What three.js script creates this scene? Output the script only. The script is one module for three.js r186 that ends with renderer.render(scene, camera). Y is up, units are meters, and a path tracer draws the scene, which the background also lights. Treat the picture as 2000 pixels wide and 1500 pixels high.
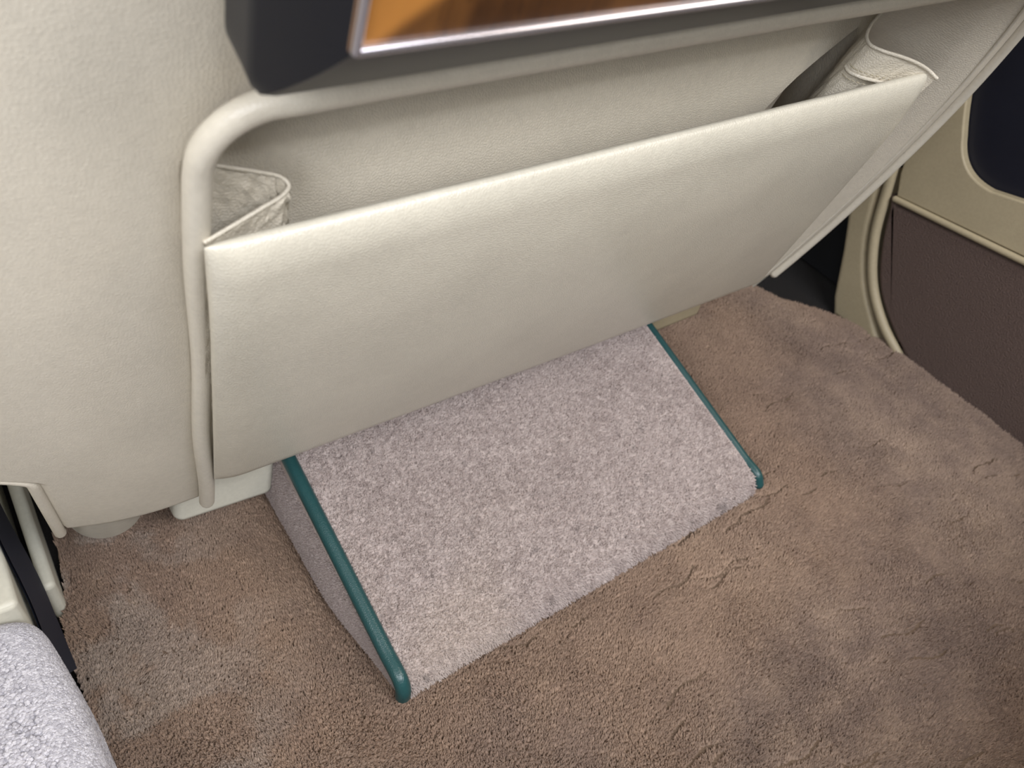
import * as THREE from 'three';
import { RoundedBoxGeometry } from 'three/addons/geometries/RoundedBoxGeometry.js';
import { mergeGeometries } from 'three/addons/utils/BufferGeometryUtils.js';
import { RectAreaLightUniformsLib } from 'three/addons/lights/RectAreaLightUniformsLib.js';

// ---------------------------------------------------------------- camera, sky, daylight, exposure
RectAreaLightUniformsLib.init();
const scene = new THREE.Scene();
const camera = new THREE.PerspectiveCamera(51.9, 4 / 3, 0.02, 60);
camera.position.set(0, 0.5, 0);
camera.up.set(0.3254, 0.6894, -0.6472);
camera.lookAt(0.48212, 0.5 - 0.70971, -0.51368);
camera.focus = 0.42; camera.userData.fStop = 13;
const renderer = new THREE.WebGLRenderer({ antialias: true });
renderer.toneMapping = THREE.LinearToneMapping;
renderer.toneMappingExposure = 0.98;
renderer.shadowMap.enabled = true;
scene.background = new THREE.Color(0.86, 0.93, 1.0);        // even overcast daylight outside the car

// daylight at the cabin windows and at an added roof opening: width, height, centre, point it faces, strength
function daylight(w, h, at, to, power, color) {
  const l = new THREE.RectAreaLight(color, power, w, h);
  l.position.set(...at); l.lookAt(...to); l.name = 'window_and_added_light'; scene.add(l);
}
daylight(0.86, 0.32, [0.735, 0.86, 0.06], [-1, 0.4, -0.1], 8, 0xfff3e6);      // window of the rear door on the right
daylight(0.5, 0.24, [-0.318, 0.66, 0.16], [1, 0.5, 0.0], 12, 0xf6f8ff);     // unseen left window, set close in to brighten the seat panel
daylight(0.74, 0.4, [0.22, 1.10, 0.60], [0.22, 0, 0.599], 19, 0xf6f8ff);       // added overhead light, unseen, as a glass roof panel over the rear seat

// ---------------------------------------------------------------- helpers
let seed = 12345;
const rnd = () => { seed = (seed * 1664525 + 1013904223) >>> 0; return seed / 4294967296; };
const lerp = (a, b, t) => a + (b - a) * t, clamp = (x, a = 0, b = 1) => Math.min(b, Math.max(a, x));
const smooth = (a, b, x) => { const t = clamp((x - a) / (b - a)); return t * t * (3 - 2 * t); };
const hash = (x, y, s) => { let n = (x * 374761393 + y * 668265263 + s * 1442695041) | 0; n = Math.imul(n ^ (n >>> 13), 1274126177); return ((n ^ (n >>> 16)) >>> 0) / 4294967296; };
function vnoise(x, y, s = 0, p = 0) {                                        // value noise, repeating every p cells when p > 0
  const xi = Math.floor(x), yi = Math.floor(y), fx = x - xi, fy = y - yi, w = (i) => p ? ((i % p) + p) % p : i;
  const u = fx * fx * (3 - 2 * fx), v = fy * fy * (3 - 2 * fy);
  return lerp(lerp(hash(w(xi), w(yi), s), hash(w(xi + 1), w(yi), s), u), lerp(hash(w(xi), w(yi + 1), s), hash(w(xi + 1), w(yi + 1), s), u), v);
}
const fbm = (x, y, s = 0, o = 4, p = 0) => { let a = 0, m = 0, k = 1; for (let i = 0; i < o; i++) { a += k * vnoise(x, y, s + i, p); m += k; k *= 0.5; x *= 2; y *= 2; p *= 2; } return a / m; };
function table(rows) {                                                        // smooth curve through [x, y] rows
  return (x) => {
    if (x <= rows[0][0]) return rows[0][1];
    for (let i = 1; i < rows.length; i++) if (x <= rows[i][0]) {
      const [x0, y0] = rows[i - 1], [x1, y1] = rows[i], t = (x - x0) / (x1 - x0);
      const s0 = i > 1 ? (y1 - rows[i - 2][1]) / (x1 - rows[i - 2][0]) : (y1 - y0) / (x1 - x0), s1 = i < rows.length - 1 ? (rows[i + 1][1] - y0) / (rows[i + 1][0] - x0) : (y1 - y0) / (x1 - x0);
      const d = x1 - x0, t2 = t * t, t3 = t2 * t;
      return (2 * t3 - 3 * t2 + 1) * y0 + (t3 - 2 * t2 + t) * d * s0 + (-2 * t3 + 3 * t2) * y1 + (t3 - t2) * d * s1;
    }
    return rows[rows.length - 1][1];
  };
}
function dataTexture(n, f, srgb, repeat = 1) {
  const d = new Uint8Array(n * n * 4);
  for (let y = 0; y < n; y++) for (let x = 0; x < n; x++) {
    const c = f(x / n, y / n), i = (y * n + x) * 4;
    for (let k = 0; k < 3; k++) d[i + k] = clamp(Array.isArray(c) ? c[k] : c) * 255;
    d[i + 3] = 255;
  }
  const t = new THREE.DataTexture(d, n, n);
  t.wrapS = t.wrapT = THREE.RepeatWrapping; t.magFilter = THREE.LinearFilter; t.minFilter = THREE.LinearMipmapLinearFilter; t.generateMipmaps = true;
  t.repeat.set(repeat, repeat);
  if (srgb) t.colorSpace = THREE.SRGBColorSpace;
  t.needsUpdate = true;
  return t;
}
function grid(na, nb, f, uvf, closeA = false) {                               // surface f(a, b) -> [x, y, z]
  const p = [], uv = [], ix = [];
  for (let j = 0; j <= nb; j++) for (let i = 0; i <= na; i++) {
    const q = f(i / na, j / nb); p.push(...q);
    uv.push(...(uvf ? uvf(i / na, j / nb, q) : [q[0], q[1]]));
  }
  for (let j = 0; j < nb; j++) for (let i = 0; i < na; i++) {
    const a = j * (na + 1) + i, b = a + 1, c = a + na + 1, d = c + 1;
    ix.push(a, b, d, a, d, c);
  }
  const g = new THREE.BufferGeometry();
  g.setAttribute('position', new THREE.Float32BufferAttribute(p, 3)); g.setAttribute('uv', new THREE.Float32BufferAttribute(uv, 2)); g.setIndex(ix);
  g.computeVertexNormals();
  return g;
}
const steps = (n, k = 2.2) => (t) => { const s = 2 * t - 1; return 0.5 + 0.5 * Math.sign(s) * (1 - Math.pow(1 - Math.abs(s), k)); };   // denser at both ends
function pad(na, nb, mid, front, back, wA, wB, uvf) {
  // cushion: mid(a, b) -> [x, y, z], front and back thickness along z, edges rounded over wA, wB (fractions)
  const e = (t, w) => { const d = Math.min(t, 1 - t) / w; return d >= 1 ? 1 : Math.sqrt(Math.max(0, 1 - (1 - d) * (1 - d))); };
  const s = steps(0);
  const F = grid(na, nb, (a, b) => { a = s(a); b = s(b); const q = mid(a, b); const k = e(a, wA) * e(b, wB); return [q[0], q[1], q[2] + front * k]; }, uvf);
  const B = grid(na, nb, (a, b) => { a = s(1 - a); b = s(b); const q = mid(a, b); const k = e(a, wA) * e(b, wB); return [q[0], q[1], q[2] - back * k]; }, uvf);
  return mergeGeometries([F, B]);
}
function tube(points, r, seg = 64, closed = false, radial = 12, caps = true) {
  const c = new THREE.CatmullRomCurve3(points.map((p) => new THREE.Vector3(...p)), closed, 'centripetal');
  const g = new THREE.TubeGeometry(c, seg, r, radial, closed), L = c.getLength(), uv = g.attributes.uv;
  for (let i = 0; i < uv.count; i++) uv.setXY(i, uv.getX(i) * L, uv.getY(i) * r * 6.28);
  if (closed || !caps) return g;
  const ends = [0, 1].map((t) => { const s = new THREE.SphereGeometry(r, 12, 8), q = c.getPoint(t); s.translate(q.x, q.y, q.z); const u = s.attributes.uv; for (let i = 0; i < u.count; i++) u.setXY(i, u.getX(i) * r * 6, u.getY(i) * r * 3); return s; });
  return mergeGeometries([g, ...ends]);
}
function mesh(name, g, m, parent = scene) {
  const o = new THREE.Mesh(g, m); o.name = name; o.castShadow = o.receiveShadow = true; parent.add(o); return o;
}
function group(name, pos = [0, 0, 0]) { const o = new THREE.Group(); o.name = name; o.position.set(...pos); scene.add(o); return o; }
function tag(o, label, category, grp) { o.userData.label = label; o.userData.category = category; if (grp) o.userData.group = grp; return o; }
function structure(o, label) { o.userData.kind = 'structure'; if (label) o.userData.label = label; return o; }
function rbox(x0, x1, y0, y1, z0, z1, r = 0.004, seg = 3) {
  const g = new RoundedBoxGeometry(x1 - x0, y1 - y0, z1 - z0, seg, r); g.translate((x0 + x1) / 2, (y0 + y1) / 2, (z0 + z1) / 2);
  const p = g.attributes.position, n = g.attributes.normal, uv = g.attributes.uv;                    // uv in metres
  for (let i = 0; i < p.count; i++) {
    const ax = Math.abs(n.getX(i)), ay = Math.abs(n.getY(i)), az = Math.abs(n.getZ(i));
    if (ay >= ax && ay >= az) uv.setXY(i, p.getX(i), p.getZ(i)); else if (ax >= az) uv.setXY(i, p.getZ(i), p.getY(i)); else uv.setXY(i, p.getX(i), p.getY(i));
  }
  return g;
}

// ---------------------------------------------------------------- materials
function worley(n) {                                                          // height of leather grain: cells with creases between them
  const pts = []; for (let j = 0; j < n; j++) for (let i = 0; i < n; i++) pts.push([i + 0.1 + 0.8 * hash(i, j, 7), j + 0.1 + 0.8 * hash(i, j, 8)]);
  return (u, v) => {
    const x = u * n + 0.7 * (vnoise(u * 40, v * 40, 3, 40) - 0.5), y = v * n + 0.7 * (vnoise(u * 40, v * 40, 4, 40) - 0.5), xi = Math.floor(x), yi = Math.floor(y);
    let a = 9, b = 9;
    for (let dj = -1; dj <= 1; dj++) for (let di = -1; di <= 1; di++) {
      const ci = ((xi + di) % n + n) % n, cj = ((yi + dj) % n + n) % n, q = pts[cj * n + ci];
      const d = Math.hypot(q[0] - ci + xi + di - x, q[1] - cj + yi + dj - y);
      if (d < a) { b = a; a = d; } else if (d < b) b = d;
    }
    return clamp((b - a) * 2.2);
  };
}
const cell = worley(56);
const leatherBump = dataTexture(1024, (u, v) => 0.55 * cell(u, v) + 0.3 * fbm(u * 24, v * 24, 20, 4, 24) + 0.15 * vnoise(u * 160, v * 160, 30, 160), false, 12);
const leatherTone = dataTexture(512, (u, v) => { const k = 0.95 + 0.06 * (fbm(u * 6, v * 6, 40, 5, 6) - 0.5) + 0.03 * (vnoise(u * 120, v * 120, 41, 120) - 0.5); return [k, k, k]; }, true, 5);
const leather = (hex, rough, bump = 0.00012, extra = {}) => new THREE.MeshPhysicalMaterial({ color: hex, roughness: rough, bumpMap: leatherBump, bumpScale: bump, map: leatherTone, side: THREE.DoubleSide, ...extra });
const M = {};
M.cream = leather(0xd4ccbb, 0.5);
M.flap = leather(0xd2ccbb, 0.32, 0.00014, { clearcoat: 0.3, clearcoatRoughness: 0.3 });
M.gusset = leather(0xd4ccbb, 0.36, 0.0002);
M.backing = leather(0xd4ccbb, 0.5, 0.0002);
M.piping = leather(0xd6cfbf, 0.4, 0.00008);
M.shadedLeather = leather(0xb0a386, 0.5);  // darker copy of the seat cream, shade put into the colour
M.trimPlastic = leather(0xd9d6c6, 0.5, 0.00003);
M.thread = new THREE.MeshStandardMaterial({ color: 0xa89f88, roughness: 0.8 });
M.benchLeather = leather(0x1c2233, 0.5);  // unseen bench, navy chosen to cut bounced light
M.board = new THREE.MeshStandardMaterial({ color: 0xa0937e, roughness: 0.9, side: THREE.DoubleSide });
M.dark = new THREE.MeshStandardMaterial({ color: 0x0c0d12, roughness: 0.9, side: THREE.DoubleSide });  // black of the sheet that stands in for shade
M.navy = leather(0x0b0f1f, 0.45, 0.00006);
M.frame = new THREE.MeshPhysicalMaterial({ color: 0x15161c, roughness: 0.42, specularIntensity: 0.6, side: THREE.DoubleSide });
M.inlay = new THREE.MeshPhysicalMaterial({ color: 0xc3bec4, roughness: 0.22, metalness: 0.85 });
M.green = leather(0x274e4f, 0.3, 0.0001);
M.webbing = new THREE.MeshStandardMaterial({ color: 0x1a2131, roughness: 0.6, side: THREE.DoubleSide });
M.sleeve = new THREE.MeshStandardMaterial({ color: 0x35505a, roughness: 0.5 });
const woolBump = dataTexture(512, (u, v) => fbm(u * 90, v * 90, 50, 3, 90), false, 16);
const wool = (hex) => new THREE.MeshStandardMaterial({ color: hex, roughness: 1, bumpMap: woolBump, bumpScale: 0.001, side: THREE.DoubleSide });
M.rug = wool(0x6a594a);  // backing darkened to carry the shade between the pile roots
M.woolStep = wool(0xb5a7a1);
M.woolHump = wool(0xb4b2b8);
M.doorCarpet = wool(0x5d4d46);
M.floor = wool(0x1a1716);
M.headlining = wool(0xcfc8b8);
M.pile = new THREE.MeshStandardMaterial({ color: 0xffffff, roughness: 1, side: THREE.DoubleSide });
{ // burr walnut: vertical fiddle figure, dark streaks, a bright reflection painted in as a paler corner
  const t = dataTexture(1024, (u, v) => {
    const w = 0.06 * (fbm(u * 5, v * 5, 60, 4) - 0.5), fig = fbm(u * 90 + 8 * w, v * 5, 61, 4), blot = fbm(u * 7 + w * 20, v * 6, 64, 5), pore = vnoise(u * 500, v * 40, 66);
    const gleam = smooth(0.012, -0.004, u - 0.012 - (v - 0.01) * 0.62 + w * 0.1);
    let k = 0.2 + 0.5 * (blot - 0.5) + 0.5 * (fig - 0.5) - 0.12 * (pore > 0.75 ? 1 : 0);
    k = clamp(lerp(k, 0.95 + 0.3 * (fig - 0.5), gleam));
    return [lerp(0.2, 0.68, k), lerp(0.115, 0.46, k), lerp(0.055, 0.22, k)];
  }, true);
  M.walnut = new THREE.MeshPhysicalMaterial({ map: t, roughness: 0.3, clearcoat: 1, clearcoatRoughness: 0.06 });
}

// ---------------------------------------------------------------- cabin shell
const floorPan = structure(mesh('floor', rbox(-0.40, 0.86, -0.06, -0.022, -1.5, 1.15, 0.004), M.floor));
{
  const roof = new THREE.Shape([[-0.40, -1.5], [0.86, -1.5], [0.86, 1.15], [-0.40, 1.15]].map((p) => new THREE.Vector2(...p)));
  roof.holes.push(new THREE.Path([[-0.16, 0.39], [-0.16, 0.81], [0.6, 0.81], [0.6, 0.39]].map((p) => new THREE.Vector2(...p))));  // opening added for the overhead light
  const g = new THREE.ExtrudeGeometry(roof, { depth: 0.04, bevelEnabled: false }); g.rotateX(Math.PI / 2); g.translate(0, 1.16, 0);
  structure(mesh('ceiling', g, M.headlining));
}
function sideWall(name, x0, x1, openings, z0 = -1.5, z1 = 1.15, y0 = -0.06, y1 = 1.12, m = M.shadedLeather) {   // wall in the z-y plane with openings [z0, z1, y0, y1]
  const s = new THREE.Shape([[z0, y0], [z1, y0], [z1, y1], [z0, y1]].map((p) => new THREE.Vector2(...p)));
  for (const [a, b, c, d] of openings) s.holes.push(new THREE.Path([[a, c], [a, d], [b, d], [b, c]].map((p) => new THREE.Vector2(...p))));
  const g = new THREE.ExtrudeGeometry(s, { depth: x1 - x0, bevelEnabled: false }); g.rotateY(-Math.PI / 2); g.translate(x1, 0, 0);
  return structure(mesh(name, g, m));
}
sideWall('wall_right', 0.80, 0.86, [[-0.38, 0.58, 0.68, 1.04], [-1.2, -0.55, 0.68, 1.04]]);
sideWall('wall_left', -0.40, -0.33, [[-0.1, 0.42, 0.53, 0.79], [-1.2, -0.5, 0.68, 1.04]]);
{
  const end = (name, z, o) => { const w = sideWall(name, 0, 0.04, o, -0.33, 0.80); w.geometry.rotateY(Math.PI / 2); w.geometry.scale(-1, 1, 1); w.geometry.translate(0, 0, z); w.material = M.shadedLeather; return w; };
  end('wall_rear', 1.15, [[-0.24, 0.64, 0.83, 1.09]]);
  end('wall_front', -1.5, [[-0.25, 0.6, 0.62, 1.06]]);
}
M.glass = new THREE.MeshPhysicalMaterial({ color: 0xffffff, roughness: 0.02, transmission: 1, thickness: 0, ior: 1.5 });
[[0.83, -0.38, 0.58], [0.83, -1.2, -0.55], [-0.365, -0.1, 0.42], [-0.365, -1.2, -0.5]].forEach(([x, a, b], i) => structure(mesh('window_' + (i + 1), rbox(x - 0.003, x + 0.003, i === 2 ? 0.51 : 0.66, i === 2 ? 0.81 : 1.07, a - 0.02, b + 0.02, 0.002, 1), M.glass)));

structure(mesh('window_5', rbox(-0.18, 0.62, 1.135, 1.141, 0.37, 0.83, 0.002, 1), M.glass));  // pane of the added roof opening, unseen

// ---------------------------------------------------------------- front seat (own axes: x across, y up the back, z towards the rear passenger)
const seat = group('front_seat', [0, 0.0739, -0.3092]); seat.rotation.x = 0.3089;
tag(seat, 'cream leather front seat back with an open map pocket', 'car seat');
// broad panel left of the pocket, wrapping above it, with a cut-out at its lower outer corner
const flankN = (u) => -2.6 * Math.pow(Math.max(0, 0.05 - u), 2);
{
  const uR = (v) => v < 0.300 ? 0.0555 : v < 0.327 ? 0.0825 - Math.sqrt(Math.max(0, 0.027 * 0.027 - (v - 0.300) * (v - 0.300))) : lerp(0.0825, 0.13, smooth(0.327, 0.33, v));
  const uL = (v) => lerp(-0.0185, -0.26, Math.pow(smooth(0.088, 0.125, v), 2));
  const edge = (d, w) => d >= w ? 0 : -w * (1 - Math.sqrt(Math.max(0, 1 - (1 - d / w) * (1 - d / w))));
  const vmap = (b) => b < 0.4 ? lerp(0.016, 0.125, b / 0.4) : b < 0.6 ? lerp(0.125, 0.295, (b - 0.4) / 0.2) : b < 0.85 ? lerp(0.295, 0.34, (b - 0.6) / 0.25) : lerp(0.34, 0.62, (b - 0.85) / 0.15);
  const front = grid(110, 150, (a, b) => {
    const v = vmap(b), u = a < 0.75 ? lerp(uL(v), 0.044, Math.pow(a / 0.75, 0.7)) : lerp(0.044, uR(v), 1 - Math.pow(1 - (a - 0.75) / 0.25, 1.8)); let n = flankN(u) + 0.004 * Math.sin(Math.PI * clamp((v - 0.0) / 0.5)) * smooth(0.053, 0.0, u);
    n += edge(uR(v) - u, 0.0025) + edge(v - 0.016, 0.006) + (u < 0 ? edge(u - uL(v), 0.004) : 0) - 0.0008 * smooth(0.003, 0, uR(v) - u);
    return [u, v + 0.004 * smooth(0.06, 0, u) * 0, n];
  });
  const back = grid(8, 60, (a, b) => { const v = vmap(b), u = lerp(uR(v), uL(v), a); return [u, v, flankN(u) - 0.02]; });
  const rim = grid(150, 1, (a, b) => { const v = vmap(a), u = uR(v); return [u, v, lerp(flankN(u) - 0.005, flankN(u) - 0.02, b)]; });
  const rimL = grid(150, 1, (a, b) => { const v = vmap(a), u = uL(v); return [u, v, lerp(flankN(u) - 0.004, flankN(u) - 0.02, b)]; });
  const rimB = grid(30, 1, (a, b) => { const u = lerp(uL(0.016), 0.0522, a); return [u, 0.016, lerp(flankN(u) - 0.006, flankN(u) - 0.02, b)]; });
  mesh('back_panel', mergeGeometries([front, back, rim, rimL, rimB]), M.cream, seat);
  // narrow trim rolled round the cut-out
  const tp = []; for (let v = 0.012; v < 0.114; v += 0.002) { const u = uL(v); if (u > -0.16) tp.push([u - 0.0015, v - 0.0015, flankN(u) - 0.0015]); }
  mesh('cutout_trim', tube(tp, 0.0032, 60), M.cream, seat);
}
mesh('upper_panel', pad(24, 24, (a, b) => [lerp(0.1, 0.61, a), lerp(0.342, 0.64, b), -0.006], 0.006, 0.012, 0.04, 0.06), M.cream, seat);
// long piping: up beside the pocket, round the corner, along under the tray
{
  const pts = [];
  for (let v = 0.0195; v <= 0.308; v += 0.02) pts.push([0.0557 + 0.0008 * Math.sin(v * 40), v, 0.004 + 0.004 * smooth(0.2, 0.31, v)]);
  for (let i = 0; i <= 6; i++) { const t = i / 6 * Math.PI / 2; pts.push([0.0795 - 0.0238 * Math.cos(t), 0.3125 + 0.0268 * Math.sin(t), 0.0085 + 0.0055 * i / 6]); }
  for (let u = 0.1; u <= 0.61; u += 0.03) pts.push([u, 0.3400 + 0.002 * Math.sin((u - 0.08) * 5), 0.0145]);
  mesh('piping', tube(pts, 0.0044, 260, false, 14), M.piping, seat);
}
// panel at the back of the pocket; its outer side rolls away into the seat
const backEdge = table([[0.0, 0.38], [0.2, 0.374], [0.245, 0.376], [0.262, 0.390], [0.275, 0.416], [0.288, 0.458], [0.30, 0.515], [0.335, 0.56]]);
const recess = table([[0, -0.010], [0.22, -0.0115], [0.25, -0.013], [0.265, -0.017], [0.28, -0.025], [0.297, -0.040], [0.335, -0.078]]);   // slants in under the tray, a slope added to darken its top
mesh('pocket_lining', grid(60, 40, (a, b) => {
  const v = lerp(0.02, 0.345, b), t = a / 0.8, E = backEdge(v);
  if (a <= 0.8) return [lerp(0.04, E, t), v, recess(v) + 0.003 * Math.sin(t * 3.1)];
  const w = (a - 0.8) / 0.2 * Math.PI / 2; return w < 0.8 ? [E + 0.003 * Math.sin(w / 0.8 * 1.57), v, recess(v) - 0.004 * (1 - Math.cos(w / 0.8 * 1.57))] : [E + 0.003 - 0.02 * (w - 0.8), v, recess(v) - 0.004 - 0.1 * (w - 0.8)];
}), M.backing, seat);
mesh('inner_shell', mergeGeometries([rbox(-0.2, 0.6, 0.03, 0.62, -0.11, -0.095, 0.003), rbox(0.03, 0.6, 0.012, 0.03, -0.11, -0.024, 0.003), rbox(0.03, 0.6, 0.36, 0.372, -0.1, -0.016, 0.003)]), M.board, seat);
// outer side of the seat: inner wing sloping in towards the pocket, rolled edge, piping and outer flank
const sideEdge = table([[-0.03, 0.565], [0.0, 0.583], [0.06, 0.6], [0.12, 0.607], [0.18, 0.607], [0.23, 0.6], [0.283, 0.584], [0.34, 0.56], [0.62, 0.5]]);
mesh('side_wing', grid(40, 60, (a, b) => {
  const v = lerp(0.008, 0.335, b), E = sideEdge(v), u = lerp(0.472, E, a);
  const n = a < 0.72 ? lerp(-0.088, -0.016, Math.pow(a / 0.72, 3)) : -0.016 + 0.014 * Math.sin((a - 0.72) / 0.28 * Math.PI * 0.62);
  return [u, v, n];
}), M.backing, seat);
{
  const line = (off, n, from = 0.008, to = 0.36) => { const r = []; for (let v = from; v <= to; v += 0.02) r.push([sideEdge(v) + off, v, n]); return r; };
  mesh('side_piping', tube(line(0.0045, -0.002), 0.0042, 90), M.piping, seat);
  mesh('side_seam', tube(line(-0.013, -0.0025), 0.0012, 90, false, 8), M.piping, seat);
  mesh('outer_flank', grid(12, 50, (a, b) => { const v = lerp(-0.015, 0.6, b); const t = a * Math.PI / 2; return [sideEdge(v) + 0.006 + 0.012 * Math.sin(t), v, -0.004 - 0.1 * (1 - Math.cos(t)) ]; }), M.cream, seat);
}
// map pocket front: a padded flap, fuller towards its top
const flapL = (b) => lerp(0.0592, 0.0535, b), flapR = (b) => lerp(0.533, 0.4535, Math.pow(b, 0.92));
const flapN = table([[0, 0.008], [0.3, 0.0125], [0.62, 0.0165], [0.82, 0.0185], [1, 0.0175]]);
const flap = mesh('pocket_flap', pad(110, 70, (a, b) => {
  const u = lerp(flapL(b), flapR(b), a), v = lerp(lerp(0.062, 0.038, a), 0.288, b);
  return [u, v, flapN(b) + 0.003 * Math.sin(a * Math.PI) * Math.sin(b * Math.PI) + 0.0002 * (fbm(u * 60, v * 60, 90) - 0.5)];
}, 0.0065, 0.006, 0.035, 0.07), M.flap, seat);
// gussets: one sheet of leather each, folded, hanging from its upper hem down into the pocket
function gusset(top, foot, wrinkle, hemR) {
  const T = new THREE.CatmullRomCurve3(top.map((p) => new THREE.Vector3(...p)), false, 'centripetal'), B = new THREE.CatmullRomCurve3(foot.map((p) => new THREE.Vector3(...p)), false, 'centripetal');
  const sheet = (off) => grid(170, 130, (a, b) => {
    const t = Math.pow(b, 1.9), p = T.getPoint(a), q = B.getPoint(a), y = lerp(p.y, q.y, t), m = a * 0.08;
    const w = wrinkle * Math.pow(Math.sin(a * Math.PI), 0.5) * smooth(0, 0.012, t);
    const k = w * (fbm(m * 260 + y * 60, y * 130, 100, 4) - 0.5) + 0.8 * w * (vnoise(m * 420 + 5 * vnoise(m * 90, y * 90, 5), y * 110, 104) - 0.5) * Math.exp(-Math.pow((a - 0.48) / 0.22, 2));
    return [lerp(p.x, q.x, t) + off + k * 0.4, y, lerp(p.z, q.z, t) + k];
  }, (a, b, q) => [a * 0.08, q[1]]);
  mesh('gusset', sheet(0), M.gusset, flap);
  return (a, b, out = 0) => { const p = T.getPoint(a).lerp(B.getPoint(a), b); return [p.x - out * 0.3, p.y, p.z + out]; };   // a point on the sheet
}
{
  const top = [[0.0605, 0.2995, -0.0055], [0.0700, 0.2955, -0.0045], [0.0800, 0.2915, -0.0035], [0.0868, 0.2885, -0.0022], [0.0886, 0.2868, 0.0002], [0.0862, 0.2857, 0.0024], [0.0770, 0.2848, 0.0055], [0.0660, 0.2840, 0.009], [0.0560, 0.2832, 0.012]];
  const foot = top.map(([u, v, n], i) => [u + 0.004 * (i > 2 && i < 6 ? 1 : 0), 0.07, 0.35 * n]);
  const on = gusset(top, foot, 0.0032);
  mesh('gusset_hem', tube(top, 0.0008, 120, false, 8), M.gusset, flap);
  for (const d of [0, 0.014]) mesh('gusset_seam', tube([0.6, 0.66, 0.72, 0.78].map((a, i) => on(a, 0.075 + d + 0.012 * i, 0.0012)), 0.0006, 24, false, 6), M.gusset, flap);
}
{
  const top = [[0.4535, 0.2885, 0.0225], [0.4490, 0.2903, 0.018], [0.4375, 0.2938, 0.0140], [0.4234, 0.2965, 0.0095], [0.4130, 0.2968, 0.0040], [0.4100, 0.2955, -0.0025], [0.4125, 0.2955, -0.0080], [0.4208, 0.2967, -0.014], [0.4370, 0.3004, -0.022], [0.4560, 0.306, -0.052]];
  const foot = top.map(([u, v, n]) => [u - 0.03 * smooth(0.02, 0.005, n), 0.06, 0.4 * n - 0.004]);
  const on = gusset(top, foot, 0.0012);
  mesh('gusset_hem', tube(top, 0.001, 90, false, 8), M.gusset, flap);
  const seam = []; for (let i = 0; i <= 10; i++) seam.push(on(lerp(0.14, 0.62, i / 10), 0.068, 0.0012));
  mesh('gusset_seam', tube(seam, 0.0011, 40, false, 8), M.gusset, flap);
  const c = new THREE.CatmullRomCurve3(seam.map((p) => new THREE.Vector3(...p)));
  for (const dv of [0.0032, -0.0032]) for (let i = 1; i < 13; i++) {
    const p = c.getPoint(i / 13), t = c.getTangent(i / 13), g = new THREE.CapsuleGeometry(0.00035, 0.0014, 3, 6); g.rotateZ(Math.PI / 2);
    const s = mesh('stitch', g, M.thread, flap); s.position.set(p.x - 0.0003, p.y + dv, p.z + 0.0004); s.rotation.y = -Math.atan2(t.z, t.x);
  }
}
// lower edge of the seat: rounded valance, pale runner covers under it
mesh('lower_valance', (() => { const g = new THREE.CylinderGeometry(0.024, 0.0225, 0.056, 36, 4); const p = g.attributes.position; for (let i = 0; i < p.count; i++) p.setX(i, p.getX(i) * 1.0); g.translate(0.0065, 0.012, -0.031); return g; })(), M.cream, seat);

// pale plastic runner covers, on the floor under the seat
{
  const a = tag(group('seat_runner_cover', [0.074, 0, -0.39]), 'pale cream plastic runner cover under the seat, left of the footrest', 'seat trim', 'runner covers under the front seat');
  mesh('cover', (() => { const g = rbox(-0.033, 0.036, -0.004, 0.052, -0.05, 0.052, 0.007, 4); g.rotateZ(-0.12); g.translate(0, 0.024, 0); return g; })(), M.trimPlastic, a);
  const b = tag(group('seat_runner_cover_001', [0.535, 0, -0.408]), 'cream runner cover tip showing under the seat, its colour darkened for shade, right of the footrest', 'seat trim', 'runner covers under the front seat');
  mesh('cover', (() => { const g = rbox(-0.04, 0.035, 0.0, 0.06, -0.05, 0.055, 0.008, 4); return g; })(), M.shadedLeather, b);  // cream cover in the darker leather tone, in place of shade
}

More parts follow.
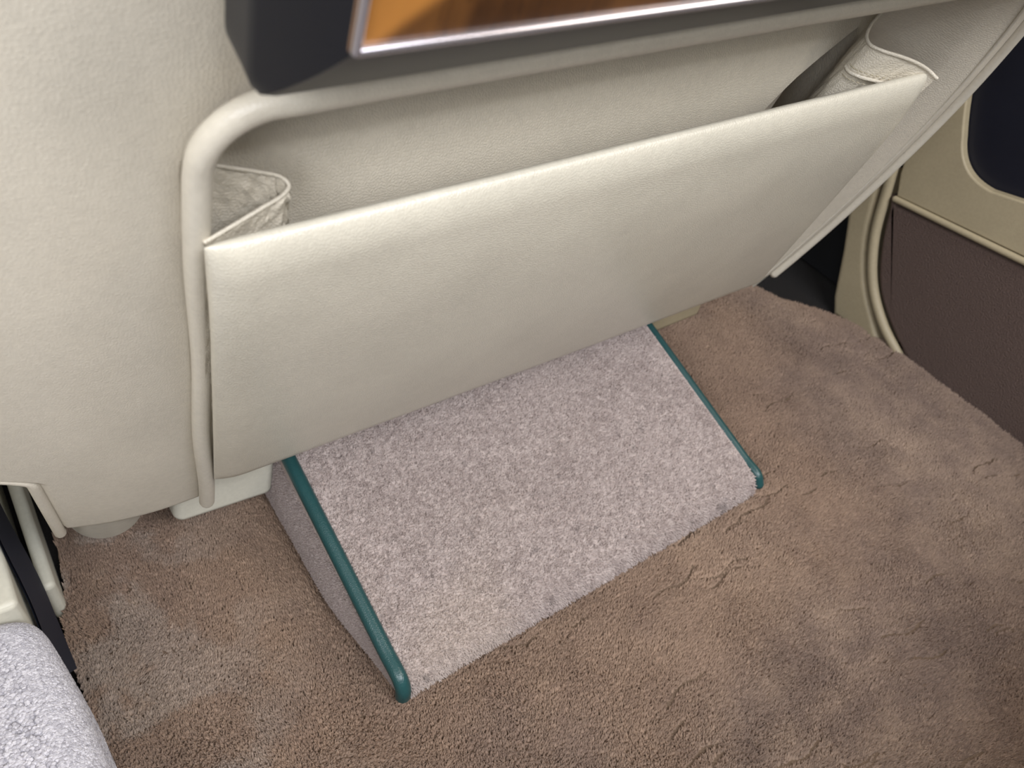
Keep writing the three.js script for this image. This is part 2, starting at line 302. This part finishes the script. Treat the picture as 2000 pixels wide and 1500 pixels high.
// ---------------------------------------------------------------- picnic tray on the seat back
const tray = group('picnic_tray', [0, 0.0739, -0.3092]); tray.rotation.x = 0.3089;
tag(tray, 'folded walnut picnic tray with dark lacquered frame above the pocket', 'tray table');
{
  const U0 = 0.0605, U1 = 0.585, V0 = 0.3592, V1 = 0.61, WU = 0.0115, WV = 0.0306, NF = 0.052;    // bevelled frame: outer edge, width of the bevel, height of the front
  const prof = []; for (let i = 0; i <= 14; i++) { const t = i / 14; prof.push([t, 0.028 + (NF - 0.028) * (0.72 * t + 0.28 * Math.sin(t * Math.PI / 2))]); }
  prof.unshift([0.1, 0.012], [0.03, 0.025]);
  const corners = [[U0, V0 - 0.003, 1, 1], [U1, V0 + 0.002, -1, 1], [U1, V1, -1, -1], [U0, V1, 1, -1]];
  for (const [i, j] of [[3, 0], [0, 1], [1, 2], [2, 3]]) {
    const A = corners[i], B = corners[j];
    const g = grid(40, prof.length - 1, (a, b) => {
      const [d, n] = prof[Math.round(b * (prof.length - 1))];
      const P = [A[0] + A[2] * d * WU, lerp(A[1], A[3] > 0 ? V0 + WV : V1 - WV, d)], Q = [B[0] + B[2] * d * WU, lerp(B[1], B[3] > 0 ? V0 + WV : V1 - WV, d)];
      let u = lerp(P[0], Q[0], steps(0)(a)), v = lerp(P[1], Q[1], steps(0)(a));
      const k = 0.0026 * (1 - d); for (const C of corners) { const s = Math.max(0, 1 - Math.hypot(u - C[0], v - C[1]) / 0.009); u += C[2] * k * s * s; v += C[3] * k * s * s; }   // eased outer corners
      return [u, v, n];
    });
    mesh('frame_bar', g, M.frame, tray);
  }
  const lip = [[U0 + WU, V0 + WV], [U1 - WU, V0 + WV], [U1 - WU, V1 - WV], [U0 + WU, V1 - WV]];
  lip.forEach((A, i) => { const B = lip[(i + 1) % 4]; mesh('inner_bead', tube([[A[0], A[1], NF], [(A[0] + B[0]) / 2, (A[1] + B[1]) / 2, NF], [B[0], B[1], NF]], 0.0011, 30, false, 10), M.inlay, tray); });
  const vg = rbox(U0 + WU - 0.001, U1 - WU + 0.001, V0 + WV - 0.001, V1 - WV + 0.001, NF - 0.01, NF - 0.0006, 0.0004, 2);
  { const uv = vg.attributes.uv; for (let i = 0; i < uv.count; i++) uv.setXY(i, (uv.getX(i) - U0 - WU) / 0.5, (uv.getY(i) - V0 - WV) / 0.25); }
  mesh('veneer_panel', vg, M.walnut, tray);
  mesh('backing_board', rbox(U0 + 0.004, U1 - 0.004, V0 + 0.004, V1 - 0.004, 0.004, 0.022, 0.002, 2), M.frame, tray);
}

// ---------------------------------------------------------------- pile: small woollen tufts, too many to count
function pile(name, parent, n, place, geometry) {
  const im = new THREE.InstancedMesh(geometry, M.pile, n), m4 = new THREE.Matrix4(), q = new THREE.Quaternion(), up = new THREE.Vector3(0, 1, 0), d = new THREE.Vector3(), s = new THREE.Vector3(), c = new THREE.Color();
  let k = 0;
  for (let tries = 0; k < n && tries < n * 3; tries++) {
    const t = place(); if (!t) continue;
    d.set(...t.dir).normalize(); q.setFromUnitVectors(up, d);
    m4.compose(new THREE.Vector3(...t.at), q, s.set(t.w, t.l, t.w)); im.setMatrixAt(k, m4); im.setColorAt(k, c.setRGB(...t.color)); k++;
  }
  im.count = k; im.name = name; im.userData.kind = 'stuff'; im.castShadow = im.receiveShadow = true; parent.add(im);
  return im;
}
const strand = new THREE.ConeGeometry(1, 1, 4, 1, true); strand.translate(0, 0.5, 0);
const lin = (hex) => { const c = new THREE.Color(hex); return [c.r, c.g, c.b]; };
const mix3 = (a, b, t) => a.map((x, i) => lerp(x, b[i], t));

// ---------------------------------------------------------------- lambswool rug
const rugRight = table([[-0.55, 0.655], [-0.42, 0.672], [-0.3632, 0.686], [-0.3323, 0.702], [-0.3055, 0.722], [-0.2766, 0.740], [-0.2448, 0.752], [-0.18, 0.765], [-0.1, 0.773], [0.2, 0.778]]);
const rugLeft = table([[-0.55, -0.027], [-0.39, -0.0285], [-0.345, -0.034], [-0.325, -0.0400], [-0.28, -0.0420], [-0.2, -0.041], [0.2, -0.034]]);
const rug = tag(group('lambswool_rug', [0, -0.022, 0]), 'brown lambswool rug covering the footwell floor', 'rug');
const rugH = (x, z) => 0.008 * (fbm(x * 9, z * 9, 120, 3) - 0.5) + 0.004 * (fbm(x * 40 + 30, z * 40, 124, 3) - 0.5) - 0.006 * smooth(0.03, 0, rugRight(z) - x) - 0.004 * smooth(0.015, 0, x - rugLeft(z));
mesh('backing', grid(120, 90, (a, b) => { const z = lerp(0.2, -0.55, b), x = lerp(rugLeft(z), rugRight(z), a); const e = Math.min(a, 1 - a); return [x, e < 0.002 ? 0.001 : 0.014 + rugH(x, z), z]; }, (a, b, q) => [q[0], q[2]]), M.rug, rug);
{
  const c0 = lin(0x89766a), c1 = lin(0xa6917f), c2 = lin(0x9c826c), c3 = lin(0xaba299);
  // partings: short curved lines where the pile falls apart
  const parts = []; for (let i = 0; i < 70; i++) { const x = lerp(0.2, 0.78, rnd()), z = lerp(-0.3, 0.12, rnd()); parts.push([x, z, lerp(-0.5, 0.1, rnd()), lerp(0.01, 0.035, rnd())]); }
  pile('pile', rug, 380000, () => {
    const z = -0.5 + 0.62 * rnd(), l = rugLeft(z), r = rugRight(z), x = lerp(l, r, rnd());
    if (z > -0.06 && x < 0.1) return null;
    if (x > 0.13 && x < 0.44 && z < -0.19) return null;                       // under the footrest
    let dx = 0.5 * (fbm(x * 22, z * 22, 130, 3) - 0.5) * 2, dz = 0.5 * (fbm(x * 22, z * 22, 136, 3) - 0.5) * 2, drop = 0;
    for (const [px, pz, an, len] of parts) {
      const ux = x - px, uz = z - pz; if (Math.abs(ux) > 0.04 || Math.abs(uz) > 0.04) continue;
      const al = ux * Math.cos(an) - uz * Math.sin(an), ac = ux * Math.sin(an) + uz * Math.cos(an) + 0.002 * Math.sin(al * 160 + px * 50);
      if (Math.abs(al) < len && Math.abs(ac) < 0.0024) { const q = (1 - Math.abs(ac) / 0.0024) * smooth(len, len * 0.5, Math.abs(al)); dx += q * Math.sign(ac) * Math.sin(an) * 0.5; dz += q * Math.sign(ac) * Math.cos(an) * 0.5; drop = Math.max(drop, 0.0034 * q); }
    }
    const big = fbm(x * 8, z * 8, 140, 4), mid = fbm(x * 70, z * 70, 145, 3), gr = smooth(0.12, -0.03, x) * smooth(0.4, 0.62, fbm(x * 45, z * 45, 150, 4));
    let col = mix3(c0, c1, clamp(0.5 + 1.3 * (big - 0.5) + 0.9 * (mid - 0.5))); col = mix3(col, c2, 0.5 * smooth(0.38, 0.78, fbm(x * 6 + 9, z * 6, 155, 4))); col = mix3(col, c3, 0.45 * gr);
    const t = 0.95 + 0.1 * rnd();
    return { at: [x, 0.0125 + rugH(x, z) - drop, z], dir: [dx + 0.7 * (rnd() - 0.5), 1, dz + 0.7 * (rnd() - 0.5)], w: 0.0012 + 0.0006 * rnd(), l: 0.005 + 0.0016 * rnd(), color: col.map((v) => v * t) };
  }, strand);
}

// ---------------------------------------------------------------- footrest
const rest = tag(group('footrest', [0.286, 0, -0.168]), 'mauve-grey carpeted wedge footrest with green leather piping', 'footrest');
{
  const topY = (d) => 0.0165 + 0.262 * d;                                     // d = distance back from the nose
  const half = 0.1655, L = 0.255;
  // section from the bottom of the nose, round it, up the slope to the back
  const sec = (t) => { if (t < 0.12) { const w = t / 0.12 * Math.PI * 0.58; return [-(0.002) + 0.010 * (1 - Math.cos(w)), 0.0175 * Math.sin(w)]; } const k = (t - 0.12) / 0.88, d = 0.0105 + (L - 0.0105) * k; return [d - 0.002, topY(d - 0.004)]; };
  mesh('top_carpet', grid(50, 80, (a, b) => { const [d, y] = sec(b); return [lerp(-half, half, a), y, -d]; }, (a, b, q) => [q[0], q[2]]), M.woolStep, rest);
  for (const s of [-1, 1]) {
    mesh('side_carpet', grid(60, 12, (a, b) => {
      const [d, y] = sec(lerp(0.04, 1, a)); const t = b;                      // from the piping down to the floor
      return [s * (half + 0.002 + 0.011 * Math.sin(t * Math.PI * 0.5) * smooth(0.02, 0.4, a)), lerp(y - 0.001, 0.0005, t), -d - 0.004 * (1 - a) * t];
    }, (a, b, q) => [q[2], q[1]]), M.woolStep, rest);
    const pts = [[s * (half + 0.001), 0.0045, 0.0015], [s * (half + 0.001), 0.012, 0.001], [s * (half + 0.001), 0.0185, -0.004]];
    for (let d = 0.02; d <= L; d += 0.02) pts.push([s * (half + 0.001), topY(d - 0.004) + 0.001, -d]);
    mesh('piping', tube(s < 0 ? pts : pts.slice(1).map(([x, y, z]) => [x + 0.0016, y - 0.0032, z]), s < 0 ? 0.0051 : 0.0043, 120, false, 14), M.green, rest);
  }
  mesh('back_board', rbox(-half, half, 0.001, topY(L) - 0.002, -L - 0.004, -L, 0.001, 1), M.woolStep, rest);
  const a0 = lin(0x9a8d88), a1 = lin(0xb9ada8), a2 = lin(0xb3a599);
  const tuft = new THREE.ConeGeometry(1, 1, 5, 1, true); tuft.translate(0, 0.5, 0);
  pile('pile', rest, 80000, () => {
    const a = rnd(), b = Math.pow(rnd(), 0.9) * 0.86, [d, y] = sec(b), x = lerp(-half + 0.003, half - 0.003, a);
    const k = fbm(x * 25, d * 25, 160, 4), f = vnoise(x * 420, d * 420, 166);
    let c = mix3(a0, a1, clamp(0.5 + 0.5 * (k - 0.5) + 0.9 * (f - 0.5))); c = mix3(c, a2, 0.45 * smooth(0.4, 0.75, fbm(x * 8 + 4, d * 8, 170, 3)));
    if (vnoise(x * 180, d * 180, 175) > 0.93) c = c.map((v) => v * 0.72);
    const nose = b < 0.12 ? 1 - b / 0.12 : 0;
    return { at: [x, y - 0.0006, -d], dir: [1.3 * (rnd() - 0.5) + 0.5 * (vnoise(x * 160, d * 160, 180) - 0.5), lerp(1, 0.15, nose), 1.3 * (rnd() - 0.5) + 0.25 + nose], w: 0.0011 + 0.0005 * rnd(), l: 0.0026 + 0.0014 * rnd(), color: c };
  }, tuft);
  pile('side_pile', rest, 26000, () => {
    const s = rnd() < 0.7 ? -1 : 1, aa = 0.04 + 0.86 * rnd(), [d, y] = sec(lerp(0.04, 1, aa)), t = 0.2 + 0.8 * rnd();
    const c = mix3(a0, a1, rnd());
    return { at: [s * (half + 0.0015 + 0.011 * Math.sin(t * Math.PI * 0.5) * smooth(0.02, 0.4, aa)), lerp(y - 0.001, 0.001, t), -d], dir: [s, 0.5 + rnd(), 1.2 * (rnd() - 0.5)], w: 0.0008, l: 0.0026, color: c };
  }, tuft);
}

// ---------------------------------------------------------------- carpeted tunnel, console trim, belt at the lower left
const hump = tag(group('transmission_tunnel', [-0.14, -0.022, 0]), 'tunnel hump in pale grey looped wool carpet', 'carpet hump');
const humpR = table([[0, -0.0535], [0.004, -0.049], [0.018, -0.044], [0.04, -0.0405], [0.06, -0.0385], [0.106, -0.0365], [0.5, -0.030]]);   // right edge against distance from the front end
const humpP = (a, b) => {                                                     // a along the car from the front end, b from the left over the top and down the right side
  const z = -0.288 + 0.5 * Math.pow(a, 1.8), d = z + 0.288, R = humpR(d), k = Math.sqrt(Math.max(0, 1 - Math.pow(1 - Math.min(1, d / 0.016), 2)));
  const H = 0.088 + 0.014 * k, r = 0.016;
  if (b < 0.6) return [lerp(-0.26, R - r, b / 0.6) + 0.14, H, z];
  if (b < 0.85) { const w = (b - 0.6) / 0.25 * Math.PI / 2; return [R - r + r * Math.sin(w) + 0.14, H - r + r * Math.cos(w), z]; }
  return [R + 0.14, lerp(H - r, 0.002, (b - 0.85) / 0.15), z];
};
mesh('body', mergeGeometries([grid(90, 70, humpP, (a, b, q) => [q[0], q[2]]), grid(40, 1, (a, b) => { const q = humpP(0, a); return [q[0], b ? 0.002 : q[1], q[2]]; }, (a, b, q) => [q[0], q[1]])]), M.woolHump, hump);
{
  const loop = new THREE.IcosahedronGeometry(1, 0); const b0 = lin(0x9d9ba2), b1 = lin(0xcfcdd2);
  pile('loop_pile', hump, 36000, () => {
    const a = Math.pow(rnd(), 0.8) * 0.72, b = 0.28 + 0.66 * rnd(), q = humpP(a, b); if (q[0] < 0.02) return null;
    return { at: [q[0], q[1] + 0.0002, q[2]], dir: [rnd() - 0.5, 1, rnd() - 0.5], w: 0.001 + 0.0006 * rnd(), l: 0.0011 + 0.0007 * rnd(), color: mix3(b0, b1, rnd()) };
  }, loop);
}
tag(mesh('console_trim', rbox(-0.30, -0.0495, -0.021, 0.082, -0.52, -0.2895, 0.004, 4), M.trimPlastic), 'smooth pale cream console side trim behind the dark strap', 'console');
tag(mesh('sill_strip', rbox(-0.0435, -0.035, -0.021, 0.021, -0.52, -0.334, 0.004, 4), M.trimPlastic), 'narrow cream strip between the dark strap and the rug', 'trim strip');
const belt = tag(group('seat_belt', [-0.045, 0, -0.29]), 'dark navy seat belt strap running down beside the console', 'seat belt');
{
  // webbing standing on edge beside the console: lower edge and upper edge
  const lo = [[-0.0405, -0.004, -0.287], [-0.0408, 0.012, -0.3135], [-0.0412, 0.03, -0.3358], [-0.0458, 0.06, -0.378], [-0.0475, 0.09, -0.42]];
  const hi = [[-0.0472, 0.026, -0.268], [-0.0465, 0.045, -0.285], [-0.0462, 0.06, -0.3025], [-0.0488, 0.09, -0.3375], [-0.05, 0.12, -0.38]];
  const A = new THREE.CatmullRomCurve3(lo.map((p) => new THREE.Vector3(...p))), B = new THREE.CatmullRomCurve3(hi.map((p) => new THREE.Vector3(...p)));
  const side = (o) => grid(40, 10, (a, b) => { const p = A.getPoint(a).lerp(B.getPoint(a), b); return [p.x + o + 0.045, p.y, p.z + 0.29]; }, (a, b) => [a * 0.15, b * 0.04]);
  mesh('webbing', mergeGeometries([side(0), side(-0.0012)]), M.webbing, belt);
}

// ---------------------------------------------------------------- door and pillar on the right
const door = structure(group('door_1', [0.745, 0, 0]), 'closed rear door with beige leather, carpeted lower panel and dark pocket');
const shapeZY = (pts) => new THREE.Shape(pts.map((p) => new THREE.Vector2(...p)));
function slab(shape, depth, bevel, x = 0) {                                   // shape in (z, y), standing in the door plane, face towards -x
  const g = new THREE.ExtrudeGeometry(shape, { depth, bevelEnabled: bevel > 0, bevelThickness: bevel, bevelSize: bevel, bevelOffset: -bevel, bevelSegments: 4, curveSegments: 16 });
  g.rotateY(-Math.PI / 2); g.translate(x + depth + bevel, 0, 0);
  const p = g.attributes.position, uv = g.attributes.uv; for (let i = 0; i < p.count; i++) uv.setXY(i, p.getZ(i), p.getY(i));
  return g;
}
const curve2 = (pts, n = 24) => new THREE.CatmullRomCurve3(pts.map(([z, y]) => new THREE.Vector3(z, y, 0)), false, 'centripetal').getPoints(n).map((v) => [v.x, v.y]);
const doorFront = curve2([[-0.315, 0.134], [-0.308, 0.117], [-0.296, 0.08], [-0.2735, 0.038], [-0.2395, 0.008], [-0.19, -0.02]]);
const seamY = (z) => 0.1275 + (z + 0.3009) * 0.124;
mesh('carpet_panel', slab(shapeZY([...doorFront.slice(2), [0.5, -0.02], [0.5, seamY(0.5) - 0.006], [-0.302, seamY(-0.302) - 0.006]]), 0.03, 0.004, 0.0), M.doorCarpet, door);
mesh('panel_piping', tube([[0.0, seamY(-0.306), -0.306], [-0.001, seamY(-0.2), -0.2], [-0.001, seamY(0), 0], [0, seamY(0.5), 0.5]], 0.0032, 80), M.shadedLeather, door);
{
  const up = shapeZY([[-0.3065, seamY(-0.3065) + 0.003], [0.5, seamY(0.5) + 0.003], [0.5, 0.66], [-0.42, 0.66], ...curve2([[-0.40, 0.6], [-0.36, 0.36], [-0.328, 0.21], [-0.3145, 0.15]], 16)]);
  const hole = new THREE.Path(); hole.moveTo(-0.3170, 0.30);
  hole.bezierCurveTo(-0.3020, 0.25, -0.29, 0.225, -0.2799, 0.2078); hole.bezierCurveTo(-0.2700, 0.187, -0.255, 0.179, -0.2329, 0.180);
  hole.lineTo(-0.2035, 0.1865); hole.lineTo(0.22, 0.24); hole.quadraticCurveTo(0.27, 0.25, 0.27, 0.30); hole.lineTo(0.27, 0.40); hole.quadraticCurveTo(0.26, 0.44, 0.2, 0.44); hole.lineTo(-0.2820, 0.42); hole.quadraticCurveTo(-0.3620, 0.41, -0.315, 0.30);
  up.holes.push(hole);
  mesh('leather_panel', slab(up, 0.006, 0.0018, 0.0), M.shadedLeather, door);
  mesh('pocket_recess', rbox(0.0102, 0.022, 0.15, 0.47, -0.36, 0.3, 0.003), M.navy, door);
}
// door seal and pillar trim in front of the door
{
  const seal = [[0.004, 0.40, -0.372], [0.003, 0.30, -0.353], [0.002, 0.2, -0.3345], [0.001, 0.1345, -0.3195], [0.0, 0.0795, -0.3042], [0.0, 0.0362, -0.2803], [0.0, 0.0065, -0.2495], [0.002, -0.015, -0.215]];
  mesh('door_seal', tube(seal, 0.0052, 90), M.shadedLeather, door);
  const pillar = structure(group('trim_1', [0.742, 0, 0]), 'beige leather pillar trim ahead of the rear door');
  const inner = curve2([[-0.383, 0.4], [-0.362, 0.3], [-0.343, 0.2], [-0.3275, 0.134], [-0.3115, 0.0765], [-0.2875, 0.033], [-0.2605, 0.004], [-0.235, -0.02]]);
  mesh('pillar_panel', slab(shapeZY([...inner, [-0.302, -0.02], [-0.3115, -0.002], [-0.328, 0.05], [-0.347, 0.1], [-0.3575, 0.14], [-0.4, 0.3], [-0.42, 0.4]]), 0.04, 0.005, 0), M.shadedLeather, pillar);
  structure(mesh('shade_sheet_2', rbox(0.79, 0.80, -0.02, 0.55, -0.9, -0.33, 0.002), M.dark), 'black sheet standing in for the shade in the gap ahead of the pillar');  // sheet added where the gap is only dark
}

// ---------------------------------------------------------------- unseen rear bench behind the camera, made high and dark to hold light back
{
  const b = tag(group('rear_bench', [0.225, -0.022, 0.46]), 'unseen rear bench facing the front seat, navy leather chosen dark to hold back light', 'bench seat');
  mesh('cushion', rbox(-0.54, 0.54, 0.0, 0.452, -0.25, 0.5, 0.05, 5), M.benchLeather, b);
  mesh('backrest', (() => { const g = rbox(-0.54, 0.54, 0.3, 0.82, 0.44, 0.6, 0.05, 5); return g; })(), M.benchLeather, b);
}
scene.traverse((o) => { if (o.isMesh) { o.castShadow = true; o.receiveShadow = true; } });
renderer.render(scene, camera);
